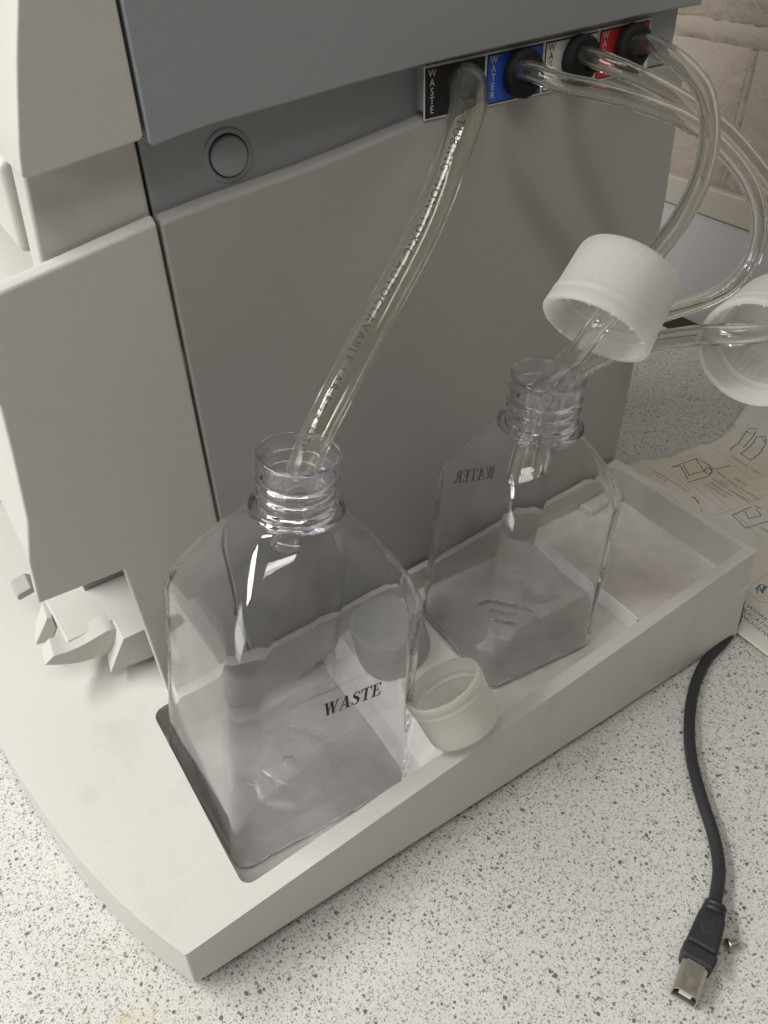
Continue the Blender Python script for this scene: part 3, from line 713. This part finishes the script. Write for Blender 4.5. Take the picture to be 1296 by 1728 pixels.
cap((178, 281, 33.6), (-.16, 0, 1), M['cap'], 'cap standing behind the waste bottle, mostly seen through its clear wall', .1)

# ------------------------------------------------------------------ paper sheet
edge = [(390, 120), (388.5, 190), (405, 200), (405, 322), (440, 362), (470.3, 362.8), (484.5, 361.2), (498.9, 352.1), (524.6, 351.2), (544, 345.8), (565.7, 342.1), (582, 345.5), (598.9, 352.2), (620, 361), (642.5, 369.5), (684, 384), (684, 60), (392, 60)]
def paper_h(x, y):
    h = 1.2 + 1.0 * math.sin(x * .045 + y * .02) + .8 * math.sin(y * .06 - x * .01)
    h += 1.4 * math.exp(-((x - 468) / 5) ** 2)
    e = max(0, 1 - abs(y - (342 + max(0, x - 566) * .33)) / 26.0)
    if x > 560: h += 6.5 * e * e * min(1, (x - 560) / 30)
    return max(.5, h)
bm = bmesh.new()
poly = bm.faces.new([bm.verts.new((x, y, 0)) for x, y in edge])
for x in range(392, 690, 6): bmesh.ops.bisect_plane(bm, geom=bm.verts[:] + bm.edges[:] + bm.faces[:], plane_co=(x, 0, 0), plane_no=(1, 0, 0))
for y in range(64, 384, 6): bmesh.ops.bisect_plane(bm, geom=bm.verts[:] + bm.edges[:] + bm.faces[:], plane_co=(0, y, 0), plane_no=(0, 1, 0))
for v_ in bm.verts: v_.co = Vector((v_.co.x * S, v_.co.y * S, paper_h(v_.co.x, v_.co.y) * S))
me = bpy.data.meshes.new('instruction_sheet'); bm.to_mesh(me); bm.free()
paper = link('instruction_sheet', me, M['paper'], None, True)
tag(paper, 'stained creased paper sheet with hand drawn diagrams and notes beside the tray', 'paper sheet')
sol = paper.modifiers.new('thickness', 'SOLIDIFY'); sol.thickness = .0002; sol.offset = -1
SK = [[(496.4,338.1),(523.1,334.9),(524.2,322.7),(519.9,315.1),(513.2,311.9),(490.4,315.6)],[(496.4,338.1),(503.9,334.8),(499.0,327.1),(493.8,319.1)],[(507.4,334.5),(498.8,322.0),(514.2,319.1),(522.7,334.6)],[(519.0,318.3),(529.1,313.9),(538.0,311.7)],[(515.5,319.5),(520.5,321.3),(522.3,318.7),(518.7,314.6),(513.9,314.1),(513.3,317.1),(515.5,319.5)],[(555.6,326.7),(567.1,327.1),(591.1,336.4),(598.6,333.2),(588.6,327.9),(573.0,322.9),(566.5,321.8)],[(558.0,316.7),(557.9,307.1),(569.3,307.4),(587.4,314.2),(595.2,321.7),(588.8,324.8),(575.8,319.6),(558.0,316.7)],[(585.5,334.4),(587.4,330.2)],[(592.0,322.5),(588.7,317.6),(588.4,315.0)],[(486.9,268.1),(511.3,266.3),(513.8,256.3)],[(486.9,268.1),(481.5,251.6),(502.1,247.4)],[(499.1,265.4),(493.0,257.8),(504.1,255.0),(509.4,264.1)],[(472.0,299.6),(478.2,299.4),(476.2,293.1),(468.9,283.0)],[(478.8,298.4),(473.4,289.1)],[(433.9,205.6),(440.9,206.5),(442.0,204.7),(435.5,201.7),(442.7,202.4)],[(431.2,202.9),(439.3,206.6),(434.7,200.5),(442.2,203.6)],[(435.0,203.9),(436.2,200.3)]]
FR = [[(492.6,344.8),(475.9,274.6)],[(475.9,274.6),(486.5,273.0)],[(490.6,314.9),(484.8,273.1)],[(484.8,273.1),(531.0,269.4)],[(501.9,346.4),(528.0,339.1),(514.1,271.4)],[(609.3,344.9),(609.8,329.2)],[(609.3,344.9),(551.9,323.7)],[(642.1,355.1),(620.6,347.8),(619.2,336.3)],[(434.4,209.9),(453.9,210.8)],[(428.0,206.9),(426.3,197.1),(429.8,192.5)],[(546.3,334.7),(537.6,289.7),(551.6,285.0)],[(498.2,307.1),(491.2,270.9),(478.2,229.3)]]
def dense(line, st=3.0):
    out = [line[0]]
    for (x0, y0), (x1, y1) in zip(line, line[1:]):
        n = max(1, int(math.hypot(x1 - x0, y1 - y0) / st))
        out += [(x0 + (x1 - x0) * k / n, y0 + (y1 - y0) * k / n) for k in range(1, n + 1)]
    return out
def lay(vs, up=.25): return [V(x, y, paper_h(x, y) + up + z * 0) for x, y, z in vs]
rnd = random.Random(3)
def jit(l): return [(x + rnd.uniform(-.35, .35), y + rnd.uniform(-.35, .35)) for x, y in l]
for grp in (SK[0:5], SK[5:9], SK[9:12], SK[12:14], SK[14:17]):
    v, f = merge([ribbon(jit(dense(q)), .8) for q in grp]); mesh_obj('drawn_diagram', lay(v), f, M['ink_blue'], paper)
for q in FR:
    v, f = ribbon(dense(q), .45); mesh_obj('ruled_line', lay(v, .22), f, M['ink_line'], paper)
def ptext(t, x, y, size, ang=0):
    g, f = glyphs(t, size, 'LEFT', 1.05); c, s = math.cos(ang), math.sin(ang)      # reading direction is -y, tops face +x
    return [(x + (q[1] * c + q[0] * s), y + (-q[0] * c + q[1] * s), 0) for q in g], f
T = [ptext('PIPETTE', 526, 299, 3.6), ptext('FROM 1', 521, 312, 3.4), ptext('DROP TO SAMPLE', 519, 299.5, 3.6), ptext('INTO', 513.5, 303, 3.6), ptext('SAMPLE CHAMBER', 510, 308, 4.2), ptext('BASED ON', 504.5, 305, 4.2), ptext('CHEMISTRY', 499.5, 306, 4.0),
     ptext('PRESERVE CYTOLOGY', 479, 343, 3.6), ptext('IS USED IN', 474.5, 343, 3.6), ptext('NEW ALCYTE', 470, 342, 3.4),
     ptext('WORKSHEET TABLE', 548, 321, 3.4), ptext('APPROXIMATE', 490, 246, 3.6), ptext('IN WORKSHOP', 413.8, 206, 5.4), ptext('APPLICATIONS', 408.2, 205.5, 5.4), ptext('HOMOGENOUS', 402.6, 202.5, 5.4)]
for v, f in T: mesh_obj('printed_lettering', lay(v), f, M['ink_blue'], paper)

# ------------------------------------------------------------------ cable with square plug
CB = empty('data_cable', (231, 72.8, 0)); tag(CB, 'dark grey cable on the bench ending in a square metal plug', 'cable')
def cpart(o): o.matrix_parent_inverse = Matrix.Translation(-CB.location); return o
cpth = catmull([(430, 215, 3.5), (400, 195, 3.4), (376.6, 185.6, 3.4), (353.5, 180.8, 3.4), (329.2, 170.3, 3.4), (306.2, 154.3, 3.4), (287.8, 136.7, 3.4), (272, 115.7, 3.5), (260.3, 98.2, 3.8), (247.2, 84, 4.6), (231.5, 74, 5.6), (226, 71, 5.8)], 4)
vs, fs, F = sweep(cpth, [3.3] * len(cpth), 16); cpart(mesh_obj('cord', vs, fs, M['cable'], CB, True))
d = Vector((-.915, -.40, 0)).normalized(); nrm = Vector((-d.y, d.x, 0))
pm = Matrix((d, nrm, Vector((0, 0, 1)))).transposed()
def pplace(pts): return [pm @ (Vector(p) * S) + Vector((229.5 * S, 72.3 * S, 0)) for p in pts]
ringp = []
prof = [(3.4, -2), (4.6, -1.5), (4.6, 0.2), (3.9, .5), (3.9, 1.3), (4.9, 1.6), (4.9, 3.2), (4.1, 3.5), (4.1, 4.3), (5.2, 4.6), (5.3, 6.5)]
vs, fs = lathe(prof, 24); cpart(mesh_obj('strain_relief', pplace([(v.z / S, v.x / S * 1.15, v.y / S * 1.0 + 5.8) for v in vs]), fs, M['cable_plug'], CB, True))
def rbox(x0, x1, w0, w1, z0, z1): return [(x0, -w0, z0), (x0, w0, z0), (x0, w0, z1), (x0, -w0, z1), (x1, -w1, z0), (x1, w1, z0), (x1, w1, z1), (x1, -w1, z1)]
BF = [(0, 3, 2, 1), (4, 5, 6, 7), (0, 1, 5, 4), (1, 2, 6, 5), (2, 3, 7, 6), (3, 0, 4, 7)]
o = cpart(mesh_obj('plug_body', pplace(rbox(5.5, 25, 6.2, 7.4, .6, 11.6)), BF, M['cable_plug'], CB)); bevel(o, 2.2, 4)
o2 = cpart(mesh_obj('plug_collar', pplace(rbox(25.2, 33, 8.0, 7.2, .4, 12.2)), BF, M['cable_plug'], CB)); bevel(o2, 1.6, 3)
vs = pplace([(14 + 4 * math.cos(a), 4 * math.sin(a), 11.75) for a in [k * math.pi / 12 for k in range(24)]] + [(14 + 3.5 * math.cos(a), 3.5 * math.sin(a), 11.9) for a in [k * math.pi / 12 for k in range(24)]])
cpart(mesh_obj('plug_grip', vs, [(k, (k + 1) % 24, 24 + (k + 1) % 24, 24 + k) for k in range(24)] + [tuple(range(24, 48))], M['cable'], CB))
# square shell: open tube with the two cut corners, tongue inside
sq = [(-5.8, 1.2), (5.8, 1.2), (5.8, 8.8), (3.9, 11.4), (-3.9, 11.4), (-5.8, 8.8)]
sqi = [(-5.2, 1.8), (5.2, 1.8), (5.2, 8.6), (3.6, 10.8), (-3.6, 10.8), (-5.2, 8.6)]
vs = pplace([(33.2, y, z) for y, z in sq] + [(48.5, y, z) for y, z in sq] + [(48.5, y, z) for y, z in sqi] + [(34.5, y, z) for y, z in sqi]); fs = []
for a in range(3):
    for i in range(6): j = (i + 1) % 6; fs.append((a * 6 + i, a * 6 + j, a * 6 + 6 + j, a * 6 + 6 + i))
fs.append(tuple(range(18, 24)))
o = cpart(mesh_obj('plug_shell', vs, fs, M['steel'], CB)); bevel(o, .3, 2)
o = cpart(box('plug_tongue', 0, 1, 0, 1, 0, 1, M['white_label'], CB, 0))
for vtx, p in zip(o.data.vertices, pplace([(x, y, z) for x in (35, 47.2) for y in (-2.8, 2.8) for z in (4.6, 7.8)])): vtx.co = p

# small screw beside the plug, grit in the tray
SC = empty('screw', (221, 57.5, 3.2)); tag(SC, 'tiny shiny metal screw lying beside the cable plug', 'screw')
a = Vector((.93, -.36, .0)).normalized(); q = a.to_track_quat('Z', 'Y').to_matrix()
vs, fs = lathe([(.05, 0), (2.6, .2), (3.1, .9), (3.1, 1.9), (1.5, 2.2), (.05, 2.2)], 20); o = mesh_obj('screw_head', [q @ v for v in vs], fs, M['steel'], SC, True)
vs, fs = lathe([(.05, 2.2)] + [(1.6 + (.35 if k % 2 else 0), 2.3 + k * .45) for k in range(8)] + [(.05, 6.1)], 14); o = mesh_obj('screw_shank', [q @ v for v in vs], fs, M['steel'], SC, True)
def grit(name, p, r, mat, label):
    bm = bmesh.new(); bmesh.ops.create_icosphere(bm, subdivisions=2, radius=r * S)
    rr = random.Random(int(p[0]))
    for v_ in bm.verts: v_.co *= rr.uniform(.75, 1.15); v_.co.z *= .6
    me = bpy.data.meshes.new(name); bm.to_mesh(me); bm.free(); o = link(name, me, mat, None, True); o.location = Vector(p) * S
    return tag(o, label, 'crumb')
grit('crumb', (349.5, 236, 40.2), 1.15, M['crumb_white'], 'tiny white crumb on the far tray floor')
grit('crumb', (312, 209.0, 39.8), 1.0, M['crumb_dark'], 'tiny dark crumb in the tray beside the rib near its front wall')
